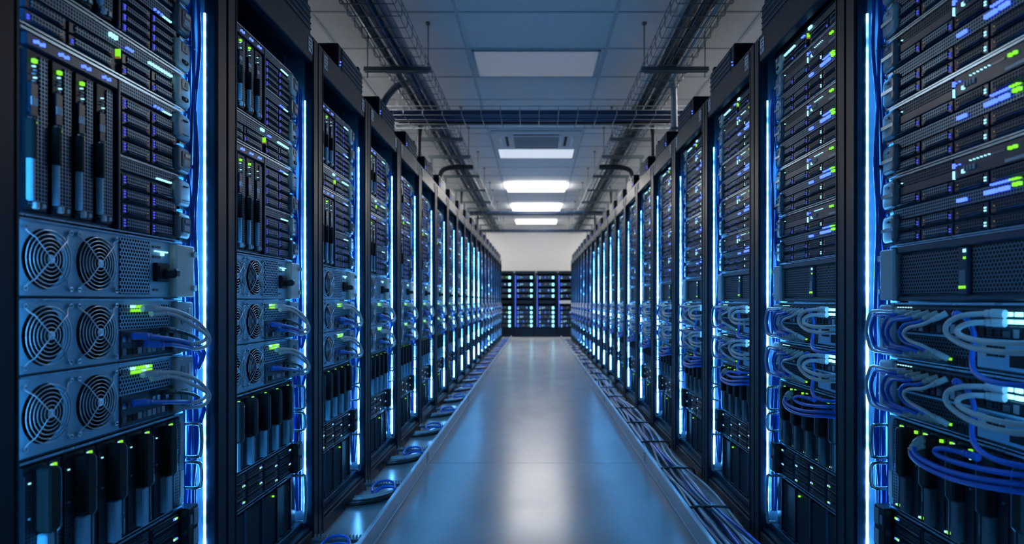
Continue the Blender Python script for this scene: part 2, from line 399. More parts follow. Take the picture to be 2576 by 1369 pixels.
def fan_unit(mp, h, ports):
    U = Unit(mp)
    p = U.part('front_panel'); R = .0635
    for q, cu in enumerate((.072, .219)):
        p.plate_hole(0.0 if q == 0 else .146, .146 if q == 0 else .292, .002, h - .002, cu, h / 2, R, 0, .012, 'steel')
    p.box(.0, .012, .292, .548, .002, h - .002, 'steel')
    c = U.part('case'); c.box(.06, .55, 0, .545, .001, h - .001, 'bezel')
    for z in (.002, h - .006): c.box(.012, .06, 0, .545, z, z + .004, 'bezel')
    c.box(.012, .06, 0, .004, .002, h - .002, 'bezel'); c.box(.012, .06, .54, .545, .002, h - .002, 'bezel')
    e = U.part('edge_trim'); e.box(-.005, .012, 0, .56, h - .004, h, 'trim'); e = U.part('edge_trim'); e.box(-.003, .012, 0, .56, 0, .003, 'bezel')
    for cu in (.072, .219):
        f = U.part('fan_rotor'); f.disc(cu, h / 2, .02, .014, .05, 'dark')
        for k in range(7):
            a = 2 * PI * k / 7; vs = []
            for rr, tw in ((.018, .30), (.06, .42)):
                for s_, dd in ((-tw, .020), (tw, .044)):
                    for th in (0, .0025): vs.append((dd + th, cu + rr * math.cos(a + s_), h / 2 + rr * math.sin(a + s_)))
            f.add(vs, [(0, 2, 6, 4), (1, 5, 7, 3), (0, 4, 5, 1), (2, 3, 7, 6), (0, 1, 3, 2), (4, 6, 7, 5)], 'hole')
        f.disc(cu, h / 2, R, .055, .06, 'hole', 32)
        g = U.part('fan_guard')
        for k in range(7):
            rr = .0615 * (k + 1) / 7 * .985
            g.tube([(-.006 - .004 * math.cos(rr / R * 1.4), cu + rr * math.cos(2 * PI * i / 36), h / 2 + rr * math.sin(2 * PI * i / 36)) for i in range(36)], .0013, 'chrome', 5, True)
        for a in (PI / 4, 3 * PI / 4):
            c_, s_ = math.cos(a), math.sin(a)
            g.tube([(-.004, cu + c_ * t, h / 2 + s_ * t) for t in (-.086, -.074)] + [(-.0115, cu + c_ * t, h / 2 + s_ * t) for t in (-.06, 0, .06)] + [(-.004, cu + c_ * t, h / 2 + s_ * t) for t in (.074, .086)], .0016, 'chrome', 5)
        g.disc(cu, h / 2, .009, -.012, -.009, 'chrome', 14)
        for sx in (-1, 1):
            for sz in (-1, 1):
                g.disc(cu + sx * .0615, h / 2 + sz * .0615, .0055, -.007, .0, 'chrome', 10); g.disc(cu + sx * .0615, h / 2 + sz * .0615, .0025, -.0085, -.006, 'slate', 6)
    if not ports:
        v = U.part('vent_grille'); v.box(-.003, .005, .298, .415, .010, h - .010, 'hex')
        q = U.part('power_socket'); i = U.idx(); q.box(-.012, .004, .432, .492, .045, .095, 'dark', .003); q.box(-.014, -.010, .44, .484, .052, .088, 'hole')
        k = U.part('power_plug', i); k.box(-.045, -.010, .462, .486, .055, .080, 'cblack', .005)
        led_row(U, .44, .49, h - .032, 5, 'led_w', .004, .004, -.004); led_row(U, .470, .471, h - .038, 1, 'led_w', .009, .009, -.004)
        w = U.part('name_plate'); w.box(-.003, .004, .43, .462, h - .024, h - .018, 'slate'); w.box(-.003, .004, .43, .462, h - .050, h - .044, 'slate'); w.box(-.003, .004, .432, .452, .02, .026, 'slate')
        r = U.part('rack_ear'); i = U.idx(); r.rrect(-.020, .02, .508, .600, .004, h - .006, .006, 'cream', .005)
        for z in (.03, h - .03): s = U.part('ear_screw', i); s.disc(.592, z, .009, -.028, -.018, 'chrome', 12)
    else:
        v = U.part('vent_grille'); v.box(-.003, .005, .298, .50, h * .52, h - .012, 'hex')
        pr = U.part('port_block'); i = U.idx(); pr.box(-.004, .01, .298, .53, .006, h * .50, 'bezel', .002)
        rr = random.Random(3)
        for k in range(11):
            u0 = .302 + .020 * k
            pr.box(-.006, -.003, u0, u0 + .015, h * .10, h * .10 + .016, rr.choice(['hole', 'slate', 'hole', 'grey'])); pr.box(-.006, -.003, u0, u0 + .013, h * .31, h * .31 + .014, rr.choice(['hole', 'trim', 'hole', 'slate']))
        l = U.part('port_light')
        for k in range(6):
            for j in range(2): l.box(-.010, -.002, .335 + .014 * k, .345 + .014 * k, h - .022 - .010 * j, h - .015 - .010 * j, 'led_g' if (k + j) % 4 else 'led_w')
        led_row(U, .305, .33, h - .026, 4, 'grey', .004, .008, -.004, 'screw_row')
        r = U.part('rack_ear'); i = U.idx(); r.rrect(-.016, .02, .515, .600, .004, h - .006, .008, 'grey', .005)
        w = U.part('ear_window', i); w.rrect(-.018, -.012, .535, .556, h * .54, h * .82, .008, 'slate', .001); w.rrect(-.018, -.012, .572, .588, h * .5, h * .84, .006, 'white', .001); w.rrect(-.018, -.012, .536, .57, h * .12, h * .42, .008, 'green_pcb', .001)
    return U
def d_handle(U, u, z0, z1, m='chrome', d=-.045):
    g = U.part('pull_handle'); r = .0055
    g.tube([(.0, u, z0), (d * .7, u, z0), (d, u, z0 + .012), (d, u, z1 - .012), (d * .7, u, z1), (.0, u, z1)], r, m, 8, spline=4)
def blade_chassis(mp, h, seed, greens):
    r = random.Random(seed); U = Unit(mp); case(U, h, 'dark'); edge_lines(U, h)
    for q in range(5):
        c = .056 + .1045 * q; u0, u1 = c - .050, c + .052
        b = U.part('blade'); i = U.idx()
        b.box(-.004, .1, u0, u1, .008, h - .012, 'dark', .002)
        b.box(-.006, .0, u0 + .003, c - .018, .012, h - .03, 'meshdark'); b.box(-.006, .0, c + .034, u1 - .002, .012, h - .03, 'meshdark')
        b.box(-.008, .0, c + .015, c + .032, .012, h - .016, 'bezel', .001)
        for k in range(4): b.box(-.0095, -.004, c + .018, c + .030, h * .56 + k * .018, h * .56 + k * .018 + .014, 'hole'); b.box(-.0095, -.004, c + .018, c + .030, h * .12 + k * .018, h * .12 + k * .018 + .014, 'hole')
        b.box(-.0100, -.006, c + .018, c + .029, .018, .030, 'white'); b.disc(c + .024, h * .86, .003, -.0095, -.006, 'trim', 10); b.disc(c + .024, h * .47, .003, -.0095, -.006, 'trim', 10)
        g = U.part('lever', i); g.rrect(-.034, .0, c - .017, c + .013, h * .42, h - .020, .010, 'hole', .004)
        g = U.part('lever_edge', i); g.tube([(-.030, c + .004, h - .022), (-.032, c + .012, h - .030), (-.032, c + .0135, h - .045), (-.032, c + .0135, h * .44), (-.024, c + .0135, h * .40), (-.024, c + .0135, .02)], .0022, 'trim', 6)
        g = U.part('lever_plate', i); g.box(-.024, .0, c - .015, c + .010, .012, h * .41, 'steel' if not greens else 'slate', .003)
        l = U.part('status_light', i)
        l.box(-.012, -.006, c + .021, c + .030, h - .028, h - .020, 'led_g')
        l = U.part('indicator_panel', i); l.box(-.011, -.006, c + .016, c + .019, h - .027, h - .021, 'led_w')
        l.box(-.011, -.006, c + .022, c + .026, h * .50, h * .515, 'led_b'); l.box(-.008, -.004, u0 + .012, u0 + .017, h * .82, h * .83, 'led_w'); l.box(-.008, -.004, u0 + .012, u0 + .017, h * .55, h * .565, 'grey')
        if greens:
            l.box(-.012, -.006, c - .044, c - .036, h - .030, h - .022, 'led_g'); l.box(-.012, -.006, c + .034, c + .042, .014, .020, 'led_g'); l.box(-.012, -.006, c + .044, c + .050, .014, .018, 'led_w')
    m = U.part('mesh_strip'); m.box(-.006, .0, .526, .546, .010, h - .012, 'mesh')
    f = U.part('side_flange'); f.box(-.004, .03, .548, .575, .004, h - .004, 'steel', .003); f.box(-.006, .0, .552, .570, h * .55, h * .9, 'white'); f.box(-.006, .0, .552, .570, h * .1, h * .38, 'white')
    d_handle(U, .588, h * .50, h * .86); d_handle(U, .588, h * .16, h * .44)
    return U
def drive_shelf(mp, h):
    U = Unit(mp); case(U, h); edge_lines(U, h)
    rows = 4; rh = (h - .016) / rows
    for j in range(rows):
        for q in range(4):
            u0 = .006 + .135 * q
            t = U.part('drive_tray'); i = U.idx(); z0 = .005 + rh * j
            t.box(-.006, .02, u0, u0 + .130, z0, z0 + rh - .003, 'tray', .0015); t.box(-.009, .0, u0 + .006, u0 + .100, z0 + rh * .35, z0 + rh - .006, 'meshdark'); t.box(-.011, .0, u0 + .006, u0 + .122, z0 + .002, z0 + rh * .26, 'bezel', .002)
            if (j + q) % 2 == 0:
                l = U.part('status_light', i)
                for k in range(3): l.box(-.0095, -.004, u0 + .104 + .007 * k, u0 + .108 + .007 * k, z0 + rh * .45, z0 + rh * .45 + .005, ('led_b', 'led_w', 'led_g')[(k + j + q) % 3])
    b = U.part('rack_ear'); i = U.idx(); b.box(-.030, .02, .548, .602, .004, h - .004, 'dark', .003)
    w = U.part('ear_label', i); w.box(-.0325, -.028, .575, .598, h * .55, h * .9, 'grey'); w.box(-.0325, -.028, .575, .598, h * .1, h * .45, 'white'); w.box(-.032, -.028, .556, .568, h * .6, h * .8, 'trim')
    return U
def vent_panel(mp, h):
    U = Unit(mp); case(U, h, 'dark'); edge_lines(U, h)
    for q in range(4):
        v = U.part('vent_grille'); u0 = .008 + .132 * q; v.box(-.004, .01, u0, u0 + .122, .012, h - .016, 'hexfine', .002)
    f = U.part('frame_bar')
    for q in range(5): f.box(-.010, .004, .0 + .132 * q, .008 + .132 * q, .004, h - .008, 'bezel', .002)
    led_row(U, .36, .361, h - .03, 1, 'led_g', .006, .006, -.010)
    s = U.part('side_flange'); s.box(.0, .03, .548, .60, .0, h, 'rack_in', .003)
    d_handle(U, .580, .02, h - .012, 'grey', -.05)
    return U
def big_server(mp, h, top=False):
    U = Unit(mp); case(U, h); edge_lines(U, h)
    cols = [(.028, .166), (.172, .286), (.292, .416), (.422, .545)]
    rh = (h - .012) / 5.4
    g = U.part('mesh_strip'); g.box(-.005, .01, .296, .545, 4.75 * rh, h - .008, 'meshdark')
    p = U.part('blank_plate'); p.box(-.008, .01, .292, .546, 4.02 * rh, 4.72 * rh, 'bezel', .002)
    c = U.part('control_plate'); i = U.idx(); c.box(-.007, .01, .02, .286, 4.05 * rh, h - .008, 'bezel', .002); c.box(-.0085, -.004, .06, .12, 4.2 * rh, 4.4 * rh, 'grey'); c.box(-.0085, -.004, .12, .16, 4.95 * rh, 5.1 * rh, 'slate')
    led_row(U, .283, .284, 5.0 * rh, 1, 'led_b', .005, .012, -.010, 'status_light', i)
    led_row(U, .262, .275, 5.0 * rh, 2, 'led_b', .003, .003, -.010, 'status_light', i)
    led_row(U, .283, .284, 4.35 * rh, 1, 'led_w', .0025, .020, -.010, 'status_light', i)
    led_row(U, .215, .245, 4.6 * rh, 4, 'grey', .004, .012, -.009, 'button_row', i)
    led_row(U, .248, .252, 4.45 * rh, 2, 'led_w', .003, .009, -.010, 'status_light', i)
    led_row(U, .165, .225, 5.05 * rh, 6, 'led_w', .002, .003, -.010, 'status_light', i)
    led_row(U, .088, .102, 5.0 * rh, 2, 'led_g', .007, .007, -.012, 'status_light', i)
    led_row(U, .50, .53, 5.0 * rh, 3, 'led_w', .003, .003, -.008)
    for j, zz in ((0, 0.05), (1, 1.05), (2, 3.05)):
        for k, (a, b) in enumerate(cols):
            drive_tray(U, a, b, zz * rh + .003, (zz + .95) * rh, 'mesh' if k > 1 else 'meshdark', 'led_v' if k > 1 else 'led_w', 2 if k != 0 or j != 2 else 0)
    g = U.part('mesh_strip'); i = U.idx(); g.box(-.005, .01, .028, .545, 2.08 * rh, 2.98 * rh, 'mesh')
    z = 2.48 * rh
    led_row(U, .244, .268, z, 4, 'led_b', .0055, .008, -.010, 'bank_light', i)
    for a, b, n in ((.176, .176, 1), (.148, .166, 3), (.112, .132, 3)): led_row(U, a, b, z + .003, n, 'led_b', .0068, .009, -.010, 'bank_light', i)
    led_row(U, .112, .158, z + .018, 6, 'led_b', .004, .004, -.010, 'bank_light', i)
    led_row(U, .078, .090, z + .006, 2, 'led_g', .006, .008, -.012, 'status_light', i); led_row(U, .082, .10, z + .018, 3, 'led_g', .004, .004, -.012, 'status_light', i)
    st = h / 2
    for k in range(2): ear(U, st * k + .008, st * (k + 1) - .008, 'slate' if not top else 'grey', 3)
    return U
def vent_unit(mp, h):
    U = Unit(mp); case(U, h, 'bezel')
    e = U.part('frame_bar'); e.box(-.012, .004, 0, .55, h - .022, h - .002, 'bezel', .003); e.box(-.010, .004, 0, .55, .002, .016, 'bezel', .003); e.box(-.014, -.010, 0, .55, h - .004, h - .001, 'trim')
    for a, b in ((.03, .228), (.270, .515)):
        v = U.part('vent_grille'); v.box(-.004, .01, a, b, .020, h - .026, 'hexdark', .002)
    d = U.part('divider'); i = U.idx(); d.box(-.012, .004, .232, .266, .018, h - .024, 'bezel', .003); d.box(-.013, -.009, .238, .260, .04, .075, 'slate')
    led_row(U, .240, .241, h - .035, 1, 'led_w', .008, .008, -.013, 'status_light', i); led_row(U, .240, .241, h - .052, 1, 'led_g', .006, .006, -.013, 'status_light', i); led_row(U, .240, .256, .034, 3, 'led_g', .005, .007, -.013, 'status_light', i)
    r = U.part('rack_ear'); i = U.idx(); r.rrect(-.020, .02, .520, .590, .004, h - .006, .005, 'grey', .005)
    for z in (.03, h - .03): s = U.part('ear_screw', i); s.disc(.598, z, .009, -.020, .02, 'chrome', 12)
    return U
def switch_unit(mp, h):
    U = Unit(mp); case(U, h); edge_lines(U, h)
    rr = random.Random(11)
    p = U.part('port_row'); i = U.idx(); p.box(-.005, .01, .028, .545, h - .046, h - .010, 'bezel', .002)
    for k in range(22):
        u0 = .06 + .0215 * k; p.box(-.007, -.003, u0, u0 + .016, h - .034, h - .018, 'hole')
    q = U.part('module_row'); q.box(-.004, .01, .028, .545, h * .50, h - .050, 'bezel', .002)
    for k in range(20):
        u0 = .034 + .025 * k; q.box(-.007, -.003, u0, u0 + rr.uniform(.012, .021), h * .52, h * .52 + rr.uniform(.012, .024), rr.choice(['meshdark', 'hole', 'slate', 'meshdark', 'grey']))
    s = U.part('shelf_edge'); s.box(-.012, .004, .03, .545, h * .455, h * .49, 'steel', .003)
    v = U.part('vent_grille'); v.box(-.004, .01, .215, .50, h * .15, h * .44, 'hexdark', .001)
    b = U.part('port_block'); b.box(-.004, .01, .03, .212, h * .06, h * .44, 'steel', .002); b.box(-.004, .01, .215, .545, h * .03, h * .14, 'bezel', .001)
    for k in range(3):
        for j in range(2): b.box(-.006, -.002, .125 + .019 * k, .140 + .019 * k, h * .24 + .016 * j, h * .24 + .013 + .016 * j, 'hole')
    b.box(-.006, -.002, .182, .196, h * .22, h * .38, 'white'); b.box(-.006, -.002, .05, .11, h * .12, h * .3, 'hole')
    for k in range(4): b.box(-.006, -.002, .225 + .026 * k, .242 + .026 * k, h * .04, h * .13, 'hole')
    l = U.part('port_light')
    for k in range(2):
        for j in range(2): l.box(-.010, -.002, .070 + .028 * k, .090 + .028 * k, h - .030 - .016 * j, h - .021 - .016 * j, 'led_c')
    led_row(U, .30, .33, h * .12, 4, 'led_g', .006, .006, -.006); led_row(U, .46, .52, h - .014, 6, 'led_w', .004, .003, -.006)
    r = U.part('rack_ear'); j = U.idx(); r.rrect(-.018, .02, .525, .602, .006, h - .006, .014, 'grey', .007)
    w = U.part('ear_window', j); w.rrect(-.0205, -.014, .565, .585, h * .70, h * .82, .004, 'cblue', .001); w = U.part('ear_window', j); w.rrect(-.0205, -.014, .545, .575, h * .16, h * .40, .005, 'slate', .001)
    return U

# ------------------------------------------------------------------ the rack itself
def rack_unit(mp, deep=False):
    U = Unit(mp); W = PITCH; H = 2.2
    for s0, s1 in ((.003, .066), (W - .066, W - .003)):
        p = U.part('corner_post'); p.box(0, .036, s0, s1, 0, H, 'rack', .004)
        mid = s1 - .010 if s0 < .1 else s0 + .010
        p.box(-.0025, .01, mid - .004, mid + .004, .02, H - .02, 'rack', .002)
    p = U.part('top_rail'); p.box(.001, .036, .066, W - .066, 2.085, H, 'rack', .004); p.box(.036, .10, .066, W - .066, 2.105, 2.12, 'rack')
    p = U.part('bottom_rail'); p.box(.001, .036, .066, W - .066, 0, .062, 'rack', .004); p.box(.012, .09, .063, W - .063, .062, .075, 'rack', .003); p.box(.040, .12, .063, W - .063, .075, .105, 'bezel', .003)
    for s0 in (.052, W - .0635):
        p = U.part('side_panel'); p.box(.036, 1.0, s0, s0 + .0115, 0.02, H - .005, 'rack_in')
    p = U.part('top_panel'); p.box(.036, 1.0, .0635, W - .0635, H - .014, H - .002, 'rack')
    p = U.part('back_panel'); p.box(.985, 1.0, .0635, W - .0635, .02, H - .014, 'rack')
    p = U.part('mounting_rail'); p.box(.104, .13, W - .116, W - .100, .106, 2.1, 'rack_in', .002)
    p = U.part('light_strip'); e = .0125 if deep else 0.0; p.box(.0305 + e, .0362 + e, W - .0700, W - .0637 - (0 if deep else .0018), 0.14, 1.92, 'strip')
    p = U.part('light_strip'); p.box(.0375, .0460, .0637, .0680, 0.14, 1.92, 'fill_near')  # added strip hidden by the near post, fill light for equipment and aisle
    p = U.part('light_strip'); p.box(.108, .122, W - .0998, W - .0955, 0.14, 1.92, 'fill_channel')  # added strip hidden behind the ears, lights the cables and side wall
    for s0 in (.075, W - .120):
        p = U.part('label_plate'); i = U.idx(); p.box(-.0015, .004, s0, s0 + .045, 2.115, 2.178, 'white')
        q = U.part('label_print', i)
        for k, (a, b) in enumerate(((.006, .036), (.010, .030), (.006, .022))): q.box(-.0022, .0, s0 + a, s0 + b, 2.162 - .014 * k, 2.167 - .014 * k, 'ink')
        q.box(-.0022, .0, s0 + .026, s0 + .037, 2.122, 2.137, 'ink')
    return U
def exhaust_box(mp):
    U = Unit(mp); h = .155
    c = U.part('case'); c.box(.0, .62, 0, .43, 0.002, h, 'rack', .006)
    v = U.part('vent_grille'); v.box(-.003, .01, .05, .415, .012, h - .012, 'meshdark')
    for k in range(5): v.box(-.008, .0, .05, .415, .018 + .026 * k, .022 + .026 * k, 'slate')
    for k in range(2): l = U.part('status_light'); l.box(-.006, -.0, .018 + .006 * (k % 2), .023 + .006 * (k % 2), h * .3 + .018 * k, h * .3 + .018 * k + .005, 'led_b')
    t = U.part('lid_tab'); t.box(.02, .05, .02, .05, h - .001, h + .006, 'grey', .002); t.box(.012, .05, .40, .43, h - .001, h + .03, 'rack', .003)
    return U

# ------------------------------------------------------------------ the room
def room():
    m, nt, p = new_mat('polished_concrete')
    tc = N(nt, 'ShaderNodeTexCoord')
    mp = N(nt, 'ShaderNodeMapping'); mp.inputs['Scale'].default_value = (1.0, .55, 1); nt.links.new(tc.outputs['Object'], mp.inputs[0])
    n1 = N(nt, 'ShaderNodeTexNoise'); n1.inputs['Scale'].default_value = 2.6; n1.inputs['Detail'].default_value = 8; n1.inputs['Roughness'].default_value = .62
    n2 = N(nt, 'ShaderNodeTexNoise'); n2.inputs['Scale'].default_value = 38; n2.inputs['Detail'].default_value = 6
    nt.links.new(mp.outputs[0], n1.inputs['Vector']); nt.links.new(mp.outputs[0], n2.inputs['Vector'])
    f = fmath(nt, 'ADD', fmath(nt, 'MULTIPLY', n1.outputs['Fac'], .75), fmath(nt, 'MULTIPLY', n2.outputs['Fac'], .25))
    cr = N(nt, 'ShaderNodeValToRGB'); nt.links.new(f, cr.inputs[0])
    cr.color_ramp.elements[0].position = .25; cr.color_ramp.elements[0].color = (.50, .50, .50, 1)
    cr.color_ramp.elements[1].position = .75; cr.color_ramp.elements[1].color = (.62, .615, .60, 1)
    # small dark stains
    vo = N(nt, 'ShaderNodeTexVoronoi'); vo.inputs['Scale'].default_value = 1.1; nt.links.new(mp.outputs[0], vo.inputs['Vector'])
    st = fmath(nt, 'LESS_THAN', fmath(nt, 'ADD', vo.outputs['Distance'], fmath(nt, 'MULTIPLY', n2.outputs['Fac'], .05)), .042)
    nt.links.new(mixc(nt, fmath(nt, 'MULTIPLY', st, .6), cr.outputs[0], (.10, .10, .10, 1)), p.inputs['Base Color'])
    r = N(nt, 'ShaderNodeMapRange'); r.inputs['From Min'].default_value = .3; r.inputs['From Max'].default_value = .7; r.inputs['To Min'].default_value = .20; r.inputs['To Max'].default_value = .27
    nt.links.new(f, r.inputs['Value']); nt.links.new(r.outputs[0], p.inputs['Roughness'])
    p.inputs['Specular IOR Level'].default_value = .55
    M['concrete'] = m
    M['wall'] = paint('warm_white_wall', (.78, .76, .72), .7, 0, .03, .3, 3)
    M['ceil'] = paint('ceiling_tile', (.80, .80, .80), .8, 0, .05, .2, 60)
    M['tbar'] = paint('ceiling_bar', (.52, .54, .56), .5, 0, .04)
    X, Y0, Y1 = 3.2, -1.6, 19.85
    fl = MB(); seams = [Y0, 4.07, 10.2, 16.3, Y1]
    for a, b in zip(seams[:-1], seams[1:]): fl.box(-X, X, a + .003, b - .003, -.12, 0, 'concrete')
    fl.box(-X, X, Y0, Y1, -.14, -.012, 'hole')
    solid('floor', fl, kind='structure')
    ce = MB(); ce.box(-X, X, Y0, Y1, CEIL + .006, CEIL + .1, 'ceil')
    y = 5.97 - .75 * 10
    while y < Y1:
        ce.box(-X, X, y - .012, y + .012, CEIL, CEIL + .01, 'tbar'); y += .75
    for x in (-3.11, -1.89, -.67, .67, 1.89, 3.11): ce.box(x - .014, x + .014, Y0, Y1, CEIL - .001, CEIL + .01, 'tbar')
    solid('ceiling', ce, kind='structure')
    for nm, b in (('wall_left', (-X - .1, -X, Y0, Y1)), ('wall_right', (X, X + .1, Y0, Y1)), ('wall_far', (-X - .1, X + .1, Y1, Y1 + .1)), ('wall_near', (-X - .1, X + .1, Y0 - .1, Y0))):
        w = MB(); w.box(*b, -.12, CEIL + .1, 'wall'); solid(nm, w, kind='structure')
    for i, sd in enumerate((-1, 1)):
        k = MB(SIDE[sd]); k.box(.700, .722, -1.4, 17.85, .0, .088, 'kerb', .004); k.box(.696, .704, -1.4, 17.85, .0, .010, 'kerb', .002)
        yy = 1.6
        while yy < 17.5:
            k.box(.6985, .71, yy - .001, yy + .001, .004, .086, 'hole')
            for j in range(6): k.disc(0, 0, .001, .5, .5, 'hole', 3) if False else k.box(.6985, .705, yy + .03 + .022 * (j % 2), yy + .04 + .022 * (j % 2), .024 + .020 * (j // 2), .034 + .020 * (j // 2), 'slate')
            yy += 2.4
        solid('trim_%d' % (i + 1), k, kind='structure')
room()

def ceiling_things():
    lamps = [(6.34, .70, .07, 'dim ceiling light panel, first along the aisle from the camera'), (10.15, .66, .38, 'pale ceiling light panel just beyond the air conditioner'),
             (13.0, .74, 10.5, 'bright white ceiling light panel, third along the aisle'), (15.75, .80, 7.0, 'bright ceiling light panel above the second crossing cable tray'), (18.55, .70, 2.0, 'added light panel brightening the end wall, fifth along the aisle')]  # the last panel is added to brighten the end wall
    for i, (y, dp, st, lab) in enumerate(lamps):
        U = Unit(None); w = .62
        f = U.part('frame')
        for a in ((-w, w, -dp / 2, -dp / 2 + .02), (-w, w, dp / 2 - .02, dp / 2), (-w, -w + .02, -dp / 2, dp / 2), (w - .02, w, -dp / 2, dp / 2)): f.box(*a, -.012, .0, 'tbar')
        M['lamp%d' % i] = glow('ceiling_lamp_%d' % i, (1.0, .95, .88) if i > 1 else (.80, .90, 1.0), st, True)
        d = U.part('diffuser'); d.box(-w + .02, w - .02, -dp / 2 + .02, dp / 2 - .02, -.008 if i < 2 else -.06, .004, 'lamp%d' % i)
        U.place('ceiling_light', (0, y, CEIL), lab, 'ceiling light', 'light panels along the aisle ceiling', True)
    M['lamps'] = glow('added_side_fill', (.95, .97, 1.0), 13.0, True)  # unseen panels added on both sides to brighten the outer ceiling
    for sd in (-1, 1):
        for i, y in enumerate((6.8, 11.0, 15.0, 18.3)):
            U = Unit(None); f = U.part('frame')
            for a in ((-.3, .3, -.6, -.58), (-.3, .3, .58, .6), (-.3, -.28, -.6, .6), (.28, .3, -.6, .6)): f.box(*a, -.012, .0, 'tbar')
            U.part('diffuser').box(-.28, .28, -.58, .58, -.008, .004, 'lamps')
            U.place('ceiling_light', (sd * 2.6, y, CEIL), 'unseen added fill light over the service aisle behind the %s, %s from the camera' % (('fan row', 'cable-loop row')[sd > 0], ORD[i + 1]), 'ceiling light', 'added fill lights over the service aisles', True)
    U = Unit(None)
    M['acw'] = paint('unit_plastic', (.62, .64, .66), .4, 0, .04)
    c = U.part('case'); c.box(-.64, .64, -.47, .47, -.035, .0, 'acw', .012)
    g = U.part('intake_grille'); g.box(-.33, .33, -.28, .26, -.045, -.02, 'slate', .004)
    for k in range(9): g.box(-.32, .32, -.26 + .06 * k, -.25 + .06 * k, -.050, -.04, 'grey')
    for a in ((-.33, .33, -.40, -.36), (-.33, .33, .33, .37), (-.45, -.41, -.28, .26), (.41, .45, -.28, .26)):
        v = U.part('air_slot'); v.box(*a, -.039, -.03, 'hole')
    for a in ((-.38, .38, -.35, -.30), (-.40, -.36, -.28, .26), (.36, .40, -.28, .26), (-.56, -.52, -.28, .26), (.52, .56, -.28, .26)):
        v = U.part('louvre'); v.box(*a, -.048, -.03, 'acw', .006)
    U.place('air_conditioner', (0, 9.28, CEIL), 'white square ceiling air conditioner with a dark centre grille over the aisle', 'air conditioner', None, True)
ceiling_things()

# ------------------------------------------------------------------ racks and their equipment
RACK = {s: rack_unit(SIDE[s]) for s in (-1, 1)}
DEEP = {s: rack_unit(SIDE[s], True) for s in (-1, 1)}
BOX = {s: exhaust_box(SIDE[s]) for s in (-1, 1)}
def layout():
    L = {-1: [], 1: []}
    m = SIDE[-1]
    L[-1] = [('grille_chassis', .1075, vent_panel(m, .225), 'dark vented bottom chassis with a long grey handle', 'grille chassis'),
             ('drive_shelf', .335, drive_shelf(m, .130), 'flat drive shelf with a black ear block', 'drive shelf'),
             ('blade_chassis', .467, blade_chassis(m, .266, 1, False), 'black blade chassis with levers and chrome handles', 'blade chassis'),
             ('fan_unit', .735, fan_unit(m, .166, True), 'blue-grey twin-fan unit with ports, lowest of three', 'fan unit'),
             ('fan_unit', .903, fan_unit(m, .154, True), 'blue-grey twin-fan unit with ports, middle of three', 'fan unit'),
             ('fan_unit', 1.060, fan_unit(m, .158, False), 'blue-grey twin-fan unit with power socket, uppermost', 'fan unit'),
             ('blade_chassis', 1.222, tall_chassis(m, .376, 0), 'tall four-blade chassis above the fan units', 'blade chassis'),
             ('rack_server', 1.602, mesh_server(m, .102), 'dark mesh server between two tall chassis', 'server'),
             ('blade_chassis', 1.708, tall_chassis(m, .295, 1), 'tall four-blade chassis topmost', 'blade chassis')]
    m = SIDE[1]
    bs, bt = big_server(m, .196), big_server(m, .196, True)
    sw, vp = switch_unit(m, .158), vent_panel(m, .225)
    L[1] = [('grille_chassis', .1075, vp, 'dark vented bottom chassis with a long grey handle', 'grille chassis'),
            ('drive_shelf', .335, drive_shelf(m, .130), 'flat drive shelf with a black ear block', 'drive shelf'),
            ('blade_chassis', .467, blade_chassis(m, .262, 2, True), 'black blade chassis with green lights below patch cables', 'blade chassis'),
            ('network_switch', .731, sw, 'network switch behind cable loops, lower of two', 'network switch'),
            ('network_switch', .891, sw, 'network switch behind cable loops, upper of two', 'network switch'),
            ('vent_unit', 1.051, vent_unit(m, .155), 'dark unit with two perforated grilles', 'vent unit')]
    for j in range(4):
        L[1].append(('rack_server', 1.208 + .198 * j, bt if j == 3 else bs, 'dark drive server with blue lights, %s above the grilles' % ORD[j + 1], 'server'))
    L[1].append(('rack_server', 2.0, mesh_server(m, .082), 'slim dark mesh server under the top rail', 'server'))
    return L
LAY = layout()
ROWL = {-1: 'fan row', 1: 'cable-loop row'}
ROWA = {-1: 'fan-row', 1: 'loop-row'}
def rack_phrase(k, sd): return '%s %s rack from camera' % (ORD[k + 1], ROWA[sd])
GROUPS = {'grille_chassis': 'vented bottom chassis', 'drive_shelf': 'drive shelves', 'blade_chassis': 'blade chassis in the racks', 'fan_unit': 'twin-fan units', 'rack_server': 'servers in the racks', 'network_switch': 'network switches', 'vent_unit': 'perforated vent units'}
def furnish(sd, k):
    y0 = Y_FIRST + PITCH * k
    fine = 0 <= k <= 2
    mid = -1 <= k <= 6
    if k < 0:
        RACK[sd].place('server_rack', (sd * AX, y0 - .038, 0), 'black rack post cut off at the picture edge beside the fan panels', 'server rack', 'server racks along the aisle', True); return
    ro = (RACK if k < 12 else DEEP)[sd].place('server_rack', (sd * AX, y0, 0), 'black open-fronted server rack, %s' % rack_phrase(k, sd), 'server rack', 'server racks along the aisle', mid)
    if k == 0 and sd < 0: ro.location.y = y0 - .0374; ro.scale.y = 1.046   # the first rack is a little wider
    for nm, z, U, look, cat in LAY[sd]:
        U.place(nm, (sd * (AX + DE), y0 + SE, z), '%s, %s' % (look, rack_phrase(k, sd)), cat, GROUPS[nm], fine)
    BOX[sd].place('exhaust_box', (sd * (AX + .03), y0 + .375, 2.2), 'black slatted exhaust box on top of the %s' % rack_phrase(k, sd), 'exhaust box', 'exhaust boxes on the rack tops', mid)
furnish(-1, -1)
for k in range(NRACK):
    for sd in (-1, 1): furnish(sd, k)

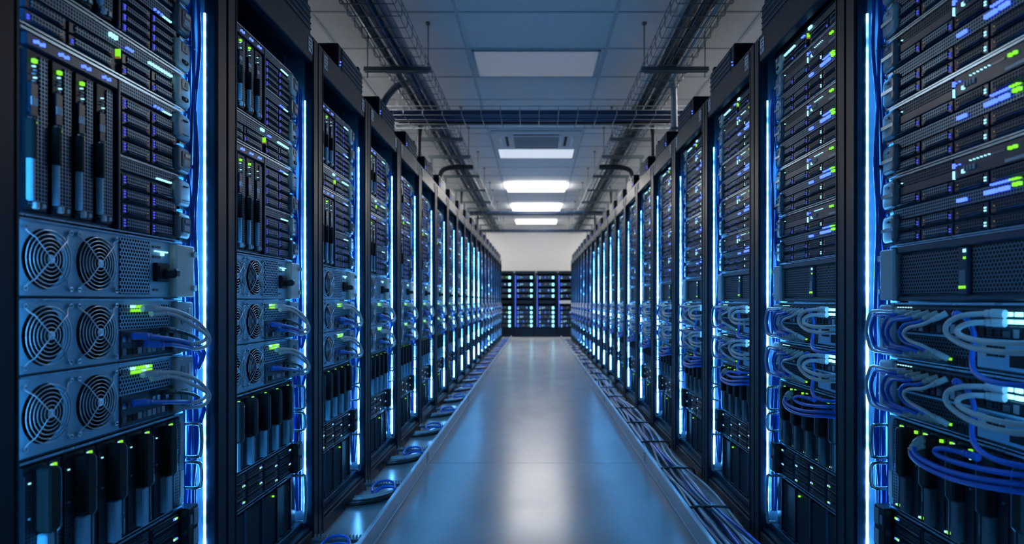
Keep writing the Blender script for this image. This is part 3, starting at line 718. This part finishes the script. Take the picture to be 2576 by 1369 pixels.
# ------------------------------------------------------------------ cables inside the racks
def cable_unit(sd, pts, r, mat, ends=(True, False), plug='plug', seg=5, n=7):
    p0 = Vector(pts[0]); P = [Vector(p) - p0 for p in pts]
    U = Unit(SIDE[sd]); c = U.part('cable'); c.tube(P, r, mat, n, spline=seg)
    C = catmull(P, 8)
    for e, flip in zip(ends, (False, True)):
        if not e: continue
        q = C[::-1] if flip else C
        acc = [q[0]]; L = 0
        for a, b in zip(q, q[1:]):
            L += (b - a).length; acc.append(b)
            if L > (.024 if sd > 0 else .035): break
        g = U.part('plug'); g.tube(acc, r * 1.55, plug, 8); 
        g.tube(acc[-1:] + [acc[-1] + (acc[-1] - acc[-2]).normalized() * .012], r * 1.35, plug, 8)
    return U, p0
def rack_cables(sd):
    out = []
    if sd < 0:
        for zb, tag_ in ((.903, 'upper'), (.735, 'lower')):
            lo = tag_ == 'lower'
            for j in range(2):
                o = .013 * j
                pts = [(-.022, .355 + .035 * j, zb + .130 - o), (-.034, .40 + .03 * j, zb + .131 - o), (-.042, .48, zb + .120 - o), (-.050, .56 - o, zb + .090 - o), (-.052, .617 - o, zb + .045 + o * .4), (-.050, .612 - o, zb + .020 + o * 1.2), (-.046, .580 - o, zb + .013 + o * 1.2), (-.030, .552 - o, zb + .014 + o * 1.2)]
                out.append((cable_unit(sd, pts, .0056, 'cwhite', (True, False), 'cwhite'), 'white cable arcing from %s green ports, %s strand' % (tag_, ('outer', 'inner')[j]), 'white'))
            for j in range(2 if not lo else 1):
                o = .014 * j
                pts = [(-.017, .325 + .05 * j, zb + .062 - .022 * j), (-.030, .36 + .05 * j, zb + .060 - .024 * j), (-.044, .45, zb + .046 - o), (-.034, .55, zb + .030 - o), (-.029, .610 - o, zb + .018 - o), (-.025, .640 - o, zb - .004 - o), (-.020, .638 - o, zb - .030 - o), (-.016, .636 - o, zb - .05)]
                out.append((cable_unit(sd, pts, .0062, 'cblue', (True, False), 'cblue'), 'blue cable from %s fan-unit ports%s' % (tag_, ', %s strand' % ('first', 'second')[j] if not lo else ''), 'blue'))
            pts = [(-.016, .44, zb + .072), (-.026, .455, zb + .073), (-.029, .50, zb + .066), (-.030, .56, zb + .052), (-.026, .606, zb + .036), (-.018, .632, zb + .020)]
            out.append((cable_unit(sd, pts, .0050, 'cblack', (True, False), 'cblack'), 'black cable from %s fan-unit ports' % tag_, 'black'))
    else:
        rr = random.Random(5)
        for zb, tag_ in ((.891, 'upper'), (.731, 'lower')):
            for j in range(6):
                us = .465 - .034 * j; um = .617 - .042 * j if j < 5 else .415; ue = .43 - .028 * j
                zt, ze, sg = zb + .132, zb + .020, .0074 * j
                dd = -.044 - .009 * (j % 2)
                T, B = zt - sg, ze + sg; q = T - B
                pts = [(-.018, us, zt), (-.032, us + .012, zt - sg * .3), (dd, us + .040, zt - sg * .8), (dd, um - .034, T), (dd, um - .010, T - q * .22), (dd, um, T - q * .5), (dd, um - .010, B + q * .22), (dd, um - .036, B), (dd, ue + .045, ze + sg * .8), (-.032, ue + .014, ze + sg * .3), (-.018, ue, ze)]
                white = j in (0, 5)
                out.append((cable_unit(sd, pts, .0049, 'cwhite' if white else 'cblue', (True, True), 'plug' if not white else 'cwhite'), '%s cable loop on %s switch, %s from post' % ('white' if white else 'blue', tag_, ORD[j + 1]), 'loop'))
            for j in range(2):
                o = .016 * j
                pts = [(-.024, .098, .133), (-.034, .125, .134), (-.058, .180, .128), (-.066, .222, .108), (-.070, .212, .082), (-.074, .13, .060), (-.070, .03, .057), (-.04, -.010, .061), (.03, -.014, .056)] if j == 0 else \
                      [(-.024, .098, .115), (-.034, .122, .115), (-.056, .155, .112), (-.064, .184, .100), (-.070, .174, .086), (-.074, .12, .077), (-.070, .03, .075), (-.04, -.010, .079), (.03, -.014, .074)]
                pts = [(a, b, c + zb) for a, b, c in pts]
                out.append((cable_unit(sd, pts, .0064, 'cwhite', (True, False), 'cwhite'), 'white cable from glowing ports, %s switch, %s' % (tag_, ('upper strand', 'lower strand')[j]), 'white'))
            pts = [(-.018, .262, zb + .128), (-.028, .245, zb + .130), (-.034, .205, zb + .122), (-.034, .178, zb + .085), (-.036, .182, zb + .035), (-.052, .15, zb + .004), (-.066, .08, zb - .008), (-.05, .0, zb - .006), (.02, -.012, zb)]
            out.append((cable_unit(sd, pts, .0060, 'cblue', (True, False), 'cblue'), 'blue cable hanging across the %s switch' % tag_, 'blue'))
        for j in range(2):
            o = .0145 * j
            pts = [(-.042, .345, .704 - o), (-.050, .352, .700 - o), (-.066, .350 + o, .682 - o), (-.078, .31, .668 - o), (-.082, .22, .664 - o), (-.082, .12, .672 - o), (-.072, .03, .686 - o), (-.03, -.010, .69 - o), (.03, -.014, .69 - o)]
            out.append((cable_unit(sd, pts, .0062, 'cblue', (True, False), 'plug'), 'blue cable draped over blade chassis, %s strand' % ('upper', 'lower')[j], 'blue'))
        pts = [(-.044, .150, .706), (-.052, .185, .708), (-.060, .24, .705), (-.064, .268, .696), (-.064, .260, .686), (-.062, .20, .684), (-.060, .10, .693), (-.05, .0, .708), (.03, -.012, .712)]
        out.append((cable_unit(sd, pts, .0060, 'cblue', (True, False), 'cblue'), 'blue cable curling back over blade chassis', 'blue'))
    return out
CAB = {s: rack_cables(s) for s in (-1, 1)}
def bundle(sd, seed):
    r = random.Random(seed); U = Unit(SIDE[sd])
    for c in range(6):
        pts = []
        for i in range(12):
            z = .16 + 1.80 * i / 11
            pts.append((-.010 + .014 * (c % 3) + r.uniform(-.007, .007), .616 + .011 * (c // 3) + r.uniform(-.005, .007), z))
        U.part('cable').tube(pts, .0052 if c % 2 else .0042, 'cblue' if c != 4 else 'cdeep', 6, spline=4)
    for z in (.42, .78, 1.12, 1.45, 1.80):
        t = U.part('tie'); t.box(-.006, .042, .606, .640, z - .006, z + .006, 'cblack' if sd > 0 else 'cblue', .004)
    return U
BUN = {s: [bundle(s, q) for q in (3, 8, 15)] for s in (-1, 1)}
far = {s: MB(SIDE[s]) for s in (-1, 1)}
for sd in (-1, 1):
    for k in range(NRACK):
        y0 = Y_FIRST + PITCH * k
        BUN[sd][k % 3].place('cable_bundle', (sd * (AX + DE), y0 + SE, 0), 'blue cable bundle tied upright behind a post, %s' % rack_phrase(k, sd), 'cable bundle', 'upright cable bundles in the racks', k < 4)
        for (U, p0), lab, g in CAB[sd]:
            if k <= 8:
                w = lab.split(); full = '%s, %s' % (lab, rack_phrase(k, sd))
                U.place('patch_cable', (sd * (AX + DE + p0.x), y0 + SE + p0.y, p0.z), full, 'cable', 'patch cables in the racks', k < 4)
            else:
                for q in U.parts[:1]:
                    o = MB(); o.merge(q[1]); o.v = [(v[0] + p0.x + AX + DE, v[1] + p0.y + y0 + SE, v[2] + p0.z) for v in o.v]; far[sd].merge(o)
allfar = MB()
for sd in (-1, 1):
    far[sd].v = [SIDE[sd](*v) for v in far[sd].v]; allfar.merge(far[sd])
solid('distant_cabling', allfar, 'looping patch cables of the far racks, too small to tell apart', 'cables', None, 'stuff')

# ------------------------------------------------------------------ racks across the end of the aisle
def end_rack(seed):
    U = Unit(FACE_Y); W = .655; H = 1.985
    for s0 in (.0, W - .05): U.part('corner_post').box(0, .05, s0 + .004, s0 + .046, 0, H, 'rack', .004)
    p = U.part('top_rail'); p.box(.0, .05, .046, W - .046, H - .09, H, 'rack', .004)
    p = U.part('bottom_rail'); p.box(.0, .05, .046, W - .046, 0, .26, 'rack', .004)
    for s0 in (.006, W - .018): U.part('side_panel').box(.05, .95, s0, s0 + .012, 0, H, 'rack_in')
    U.part('top_panel').box(.05, .95, .018, W - .018, H - .014, H - .002, 'rack')
    U.part('back_panel').box(.935, .95, .018, W - .018, .0, H - .014, 'rack')
    U.part('light_strip').box(.052, .062, .050, .060, .30, 1.85, 'led_b')
    q = U.part('label_plate'); q.box(-.003, .004, .012, .04, H - .05, H - .02, 'white')
    return U
def end_server(seed, h):
    r = random.Random(seed); U = Unit(FACE_Y)
    c = U.part('case'); c.box(.0, .5, .0, .52, .004, h - .004, 'bezel', .003)
    g = U.part('mesh_strip'); g.box(-.004, .004, .07, .40, h * .15, h * .85, 'mesh')
    l = U.part('status_light')
    l.box(-.012, .0, .435, .495, h * .5 - .038, h * .5 + .038, 'led_c')
    for j in range(2): l.box(-.010, .0, .05, .085, h * (.28 + .4 * j) - .008, h * (.28 + .4 * j) + .008, 'led_w' if r.random() < .5 else 'led_b')
    for j in range(3):
        u = r.uniform(.12, .38); l.box(-.010, .0, u, u + .014, h * r.uniform(.3, .7), h * .72, r.choice(['led_b', 'led_g', 'led_v', 'led_w', 'led_a']))
    return U
ER = end_rack(0); EY = 18.73
ES = [end_server(q, .122) for q in range(5)]
ezs = [1.73, 1.52, 1.34, 1.17, .815, .675, .545, .41, .28]
for i, x0 in enumerate((-1.335, -.68, -.025, .63)):
    who = ['rack at the fan-row corner', 'second rack from the fan-row corner', 'second rack from the loop-row corner', 'rack at the loop-row corner'][i]
    ER.place('server_rack', (x0, EY, 0), 'black end-wall %s, facing down the aisle' % who, 'server rack', 'racks across the end of the aisle', True)
    for j, z in enumerate(ezs):
        ES[(i * 2 + j) % 5].place('rack_server', (x0 + .066, EY + .055, z - .003), 'end-wall server with round cyan light, %s from top, %s' % (ORD[j + 1], who), 'server', 'servers in the end-wall racks', False)
    pn = MB(FACE_Y); pn.box(0, .4, 0, .52, 0, .10, 'dark' if i < 3 else 'white', .003)
    solid('blanking_unit', pn, '%s blank unit halfway up the end-wall %s' % ('dark' if i < 3 else 'white', who), 'blank unit', 'blank units of the end-wall racks', None, (x0 + .066, EY + .056, 1.00))

# ------------------------------------------------------------------ overhead trays
TZ = CEIL - .38
def long_tray(sd):
    b = MB(SIDE[sd]); U = Unit(SIDE[sd]); Y0, Y1 = .6, 18.6; a, c = .955, 1.345
    r = U.part('side_rail'); 
    for x, z in ((a, TZ + .095), (a, TZ + .05), (c, TZ + .095), (c, TZ + .05)): r.tube([(x, Y0, z), (x, Y1, z)], .0042, 'wiretray', 5)
    w = U.part('wire_basket')
    for i in range(7): w.tube([(a + .02 + (c - a - .04) * i / 6, Y0, TZ), (a + .02 + (c - a - .04) * i / 6, Y1, TZ)], .0036, 'wiretray', 5)
    y = 4.26 - .185 * 19
    while y < Y1:
        w.tube([(a, y, TZ + .097), (a, y, TZ + .008), (a + .008, y, TZ - .004), (c - .008, y, TZ - .004), (c, y, TZ + .008), (c, y, TZ + .097)], .0042, 'wiretray', 5); y += .185
    U.place('cable_tray', (0, 0, 0), 'long wire-mesh cable tray hung above the %s' % ROWL[sd], 'cable tray', 'long wire trays above the rack rows', True)
    specs = [(1.085, .040, 'cdeep', 'dark blue conduit nearest the aisle'), (1.170, .036, 'cdeep', 'dark blue conduit in the middle'), (1.255, .026, 'cblack', 'black conduit on the outside')] if sd < 0 else \
            [(1.02, .018, 'cgrey', 'slim grey conduit nearest the aisle'), (1.105, .036, 'cblack', 'black conduit in the middle'), (1.200, .040, 'cblack', 'thick black conduit on the outside'), (1.260, .014, 'cgrey', 'slim grey conduit on the outside')]
    for x, rr, m, lab in specs:
        p = MB(SIDE[sd]); q = random.Random(int(x * 1000))
        p.tube([(x + q.uniform(-.008, .008), .7 + .8 * i, TZ + .004 + rr) for i in range(23)], rr, m, 12, spline=2)
        solid('conduit', p, '%s of the tray above the %s' % (lab, ROWL[sd]), 'conduit', 'conduits in the trays')
for sd in (-1, 1): long_tray(sd)
def cross_tray(y0, y1, z, nth):
    U = Unit(None); X = 1.62
    r = U.part('side_rail')
    for y in (y0, y1):
        for dz in (.045, .085): r.tube([(-X, y, z + dz), (X, y, z + dz)], .004, 'wiretray', 5)
    w = U.part('wire_basket')
    for i in range(4): w.tube([(-X, y0 + .02 + (y1 - y0 - .04) * i / 3, z), (X, y0 + .02 + (y1 - y0 - .04) * i / 3, z)], .0036, 'wiretray', 5)
    x = -1.57
    while x < X:
        w.tube([(x, y0, z + .087), (x, y0, z), (x, y1, z), (x, y1, z + .087)], .004, 'wiretray', 5); x += .2
    U.place('cable_tray', (0, 0, 0), 'wire-mesh cable tray crossing over the aisle, %s from the camera' % nth, 'cable tray', 'wire trays crossing the aisle', True)
    for dy, rr, m, nm in ((.12, .052, 'cdeep', 'thick dark blue conduit'), (.26, .040, 'cdeep', 'slimmer dark blue conduit'), (.40, .020, 'cblack', 'sagging black conduit')):
        if z - TZ < -.05 and rr > .05: rr = .040
        p = MB(); q = random.Random(int(y0 * 10 + dy * 100)); k = (y1 - y0) / .53
        p.tube([(-1.55 + .31 * i, y0 + dy * k + q.uniform(-.008, .008), z + .004 + rr * k) for i in range(11)], rr * k, m, 12, spline=3)
        solid('conduit', p, '%s in the %s tray crossing the aisle' % (nm, nth), 'conduit', 'conduits in the trays')
cross_tray(6.43, 6.96, TZ - .107, 'first'); cross_tray(13.6, 14.05, TZ - .107, 'second'); cross_tray(17.0, 17.4, TZ - .107, 'third')
for sd in (-1, 1):
    for i, y in enumerate((3.3, 5.40, 7.72, 8.64, 10.0, 11.25, 12.60, 13.42, 15.0, 16.3, 17.75)):
        U = Unit(SIDE[sd]); a, c = .905, 1.49
        b = U.part('beam'); b.box(a, c, -.022, .022, -.042, -.008, 'beam', .003); b.box(a, c, -.026, -.020, -.046, -.040, 'beam'); b.box(a, c, .020, .026, -.046, -.040, 'beam')
        U.part('rod').tube([(a + .03, 0, -.06), (a + .03, 0, CEIL - TZ)], .0055, 'beam', 6); U.part('ceiling_clip').box(a + .012, a + .048, -.018, .018, CEIL - TZ - .022, CEIL - TZ, 'beam', .003)
        if i < 2: U.part('rod').tube([(c - .03, 0, -.10), (c - .03, 0, CEIL - TZ)], .0055, 'beam', 6)
        else:
            zf = 2.358 if .33 < (y - Y_FIRST) % PITCH else 2.2025
            U.part('post').box(c - .055, c - .02, -.018, .018, zf + .012 - TZ, -.01, 'beam', .003); U.part('foot').box(c - .075, c, -.035, .035, zf - TZ, zf + .015 - TZ, 'beam', .002)
        U.place('tray_support', (0, y, TZ), 'steel bracket under the tray above the %s, %s from camera' % (ROWL[sd], ORD[i + 1]), 'tray support', 'brackets under the long trays', True)
    second = [(1.315, 5.12, 2.36), (1.315, 5.13, 2.44), (1.315, 5.35, 2.74), (1.315, 5.7, 2.98), (1.312, 6.0, 3.14), (1.25, 6.2, 3.226), (1.18, 6.32, 3.228)] if sd < 0 else \
             [(1.315, 5.94, 2.36), (1.315, 5.95, 2.7), (1.314, 5.96, 3.0), (1.305, 5.98, 3.15), (1.25, 6.05, 3.235), (1.18, 6.3, 3.232)]
    risers = [('thick dark riser cable, first from camera', .024, 'cblack', [(1.14, 2.62, 2.359), (1.14, 2.625, 2.42), (1.15, 2.72, 2.52), (1.19, 3.05, 2.70), (1.30, 3.55, 2.95), (1.315, 4.0, 3.10), (1.29, 4.5, 3.21), (1.2, 4.9, 3.212)]),
              ('blue-grey riser conduit, second from camera', .030, 'cdeep' if sd < 0 else 'cgrey', second),
              ('dark riser conduit, third from camera', .028, 'cblack', [(1.40, 7.42, 2.36), (1.40, 7.44, 2.8), (1.395, 7.48, 3.12), (1.35, 7.62, 3.24), (1.25, 7.95, 3.24), (1.20, 8.3, 3.225)]),
              ('dark arched conduit, fourth from camera', .034, 'cblack', [(1.42, 9.05, 2.36), (1.42, 9.06, 2.70), (1.38, 9.08, 2.94), (1.25, 9.10, 3.01), (1.05, 9.12, 3.02), (.93, 9.16, 3.03)]),
              ('dark riser conduit, fifth from camera', .028, 'cblack', [(1.40, 11.6, 2.36), (1.40, 11.62, 2.8), (1.395, 11.66, 3.12), (1.35, 11.8, 3.24), (1.26, 12.1, 3.24), (1.20, 12.4, 3.225)]),
              ('dark riser conduit, sixth from camera', .028, 'cblack', [(1.40, 14.85, 2.36), (1.40, 14.85, 2.8), (1.395, 14.88, 3.12), (1.35, 15.0, 3.24), (1.26, 15.3, 3.24), (1.20, 15.7, 3.225)])]
    for lab, rr, m, pts in risers:
        U = Unit(SIDE[sd]); p0 = Vector(pts[0]); P = [Vector(p) - p0 for p in pts]
        U.part('cable').tube(P, rr, m, 10, spline=6); U.part('collar').box(-rr * 1.5, rr * 1.5, -rr * 1.5, rr * 1.5, -.001, .05, 'cblack', .006)
        if rr > .029: U.part('clamp').box(-rr * 1.25 + P[1].x, rr * 1.25 + P[1].x, -rr * 1.25 + P[1].y, rr * 1.25 + P[1].y, P[1].z - .012, P[1].z + .012, 'beam', .004)
        p0.z += .001
        U.place('riser_conduit', (sd * p0.x, p0.y, p0.z), '%s, above the %s' % (lab, ROWL[sd]), 'conduit', 'risers from racks to trays', True)

# ------------------------------------------------------------------ floor troughs
def trough_fan():
    sd = -1
    for k in range(NRACK):
        y = Y_FIRST + PITCH * k + .72
        if y < 17.6:
            U = Unit(SIDE[sd]); b = U.part('bar'); b.box(.728, .958, -.016, .016, .022, .040, 'beam', .002); b.box(.730, .742, -.014, .014, .002, .024, 'beam'); b.box(.944, .956, -.014, .014, .002, .024, 'beam')
            t = U.part('comb_teeth')
            for j in range(15): t.box(.735 + .0148 * j, .739 + .0148 * j, -.010, .004, .038, .056, 'grey')
            U.place('cable_comb', (0, y, 0), 'toothed metal bar across the floor trough at %s' % rack_phrase(k, -1), 'cable comb', 'toothed bars across the trough', k < 5)
        r = random.Random(40 + k); yb = y - .30
        for j, (m, nm, rr) in enumerate((('cblack', 'dark', .0105), ('cwhite', 'pale', .0095), ('cblue', 'blue', .008))):
            o = (.0, .10, .26)[j] + r.uniform(-.02, .02); U = Unit(SIDE[sd])
            if j < 2: pts = [(.958, yb + o, .016), (.90, yb + o + .005, .018), (.84, yb + o + .03, .020), (.775, yb + o + .09, .024), (.742, yb + o + .16, .030)]
            else: pts = [(.742, yb + o - .14, .03), (.76, yb + o - .06, .034), (.80, yb + o, .036), (.86, yb + o + .01, .028), (.88, yb + o - .06, .018), (.86, yb + o - .14, .016)]
            p0 = Vector(pts[0]); P = [Vector(p) - p0 for p in pts]
            for dx, dz in ((0, 0), (.002, .0)) if j != 2 else ((0, 0), (.012, .012), (-.012, .014)):
                U.part('strand').tube([p + Vector((dx, dx * 2 + (.028 if dx == .002 else 0), dz + dx)) for p in P], rr if j < 2 else .0065, m, 8, spline=5)
            U.place('floor_cable', (sd * p0.x, p0.y, p0.z), '%s cable curving from rack base to kerb, %s' % (nm, rack_phrase(k, -1)), 'cable', 'short cables in the trough', k < 5)
trough_fan()
def trough_loop():
    sd = 1; r = random.Random(9); n = 18
    ph = r.uniform(0, 6)
    for c in range(n):
        row, colm = c // 9, c % 9
        pts = []; y = .9
        while y < 17.3:
            sway = .022 * math.sin(y * 2.1 + ph) + .012 * math.sin(y * 5.3 + c * .9)
            cross = .030 * math.sin(y * 1.3 + c * 2.4)
            x = .762 + .0190 * colm + sway + cross * .55
            x = min(.945, max(.738, x))
            pts.append((x, y, .013 + .020 * row + .008 * math.sin(y * 3 + c * 1.7) * row + .004)); y += .2
        m = ['cgrey', 'cwhite', 'cwhite', 'cgrey', 'cblue', 'cwhite', 'cgrey', 'cblue', 'cdeep'][(c * 4 + row) % 9]
        b = MB(SIDE[sd]); b.tube(pts, .0080 if m != 'cdeep' else .0095, m, 8, spline=3)
        col = {'cgrey': 'grey', 'cwhite': 'white', 'cdeep': 'dark blue', 'cblue': 'blue'}[m]
        solid('floor_cable', b, '%s cable in the loop-row floor trough, %s from the kerb, %s layer' % (col, ORD[colm + 1], ('bottom', 'top')[row]), 'cable', 'long cables in the trough')
    y, k = 1.62, 0
    while y < 17.2:
        U = Unit(SIDE[sd]); b = U.part('strap'); b.tube([(.738, 0, .004), (.744, 0, .036), (.77, 0, .052), (.92, 0, .052), (.948, 0, .036), (.953, 0, .004)], .0065, 'cblack', 6, spline=4)
        U.part('buckle').box(.82, .86, -.012, .012, .054, .062, 'cblack', .003)
        U.place('cable_strap', (0, y, 0), 'black strap over the floor cables, %s from the camera' % ORD[k + 1], 'strap', 'straps over the floor cables', k < 6); y += .71; k += 1
trough_loop()

# ------------------------------------------------------------------ camera, world, view
w = bpy.data.worlds.new('World'); scene.world = w; w.use_nodes = True
w.node_tree.nodes['Background'].inputs[0].default_value = (.02, .05, .10, 1); w.node_tree.nodes['Background'].inputs[1].default_value = .02
cd = bpy.data.cameras.new('camera'); cam = bpy.data.objects.new('camera', cd); COL.objects.link(cam)
cam.location = (0, 0, EYE); cam.rotation_euler = (PI / 2, 0, 0)
cd.sensor_width = 36; cd.lens = 36 * F_PX / IMG_W; cd.clip_start = .02
cd.shift_x = -61 / IMG_W; cd.shift_y = 75.5 / IMG_W
cd.dof.use_dof = True; cd.dof.focus_distance = 2.3; cd.dof.aperture_fstop = 2.6
scene.camera = cam
vs = scene.view_settings; vs.view_transform = 'Standard'; vs.look = 'None'; vs.gamma = 1; vs.use_curve_mapping = False; vs.exposure = 0.85
cy = scene.cycles
cy.use_denoising = True; cy.max_bounces = 6; cy.diffuse_bounces = 3; cy.glossy_bounces = 4; cy.sample_clamp_indirect = 4; cy.use_light_tree = True; cy.caustics_reflective = False; cy.caustics_refractive = False
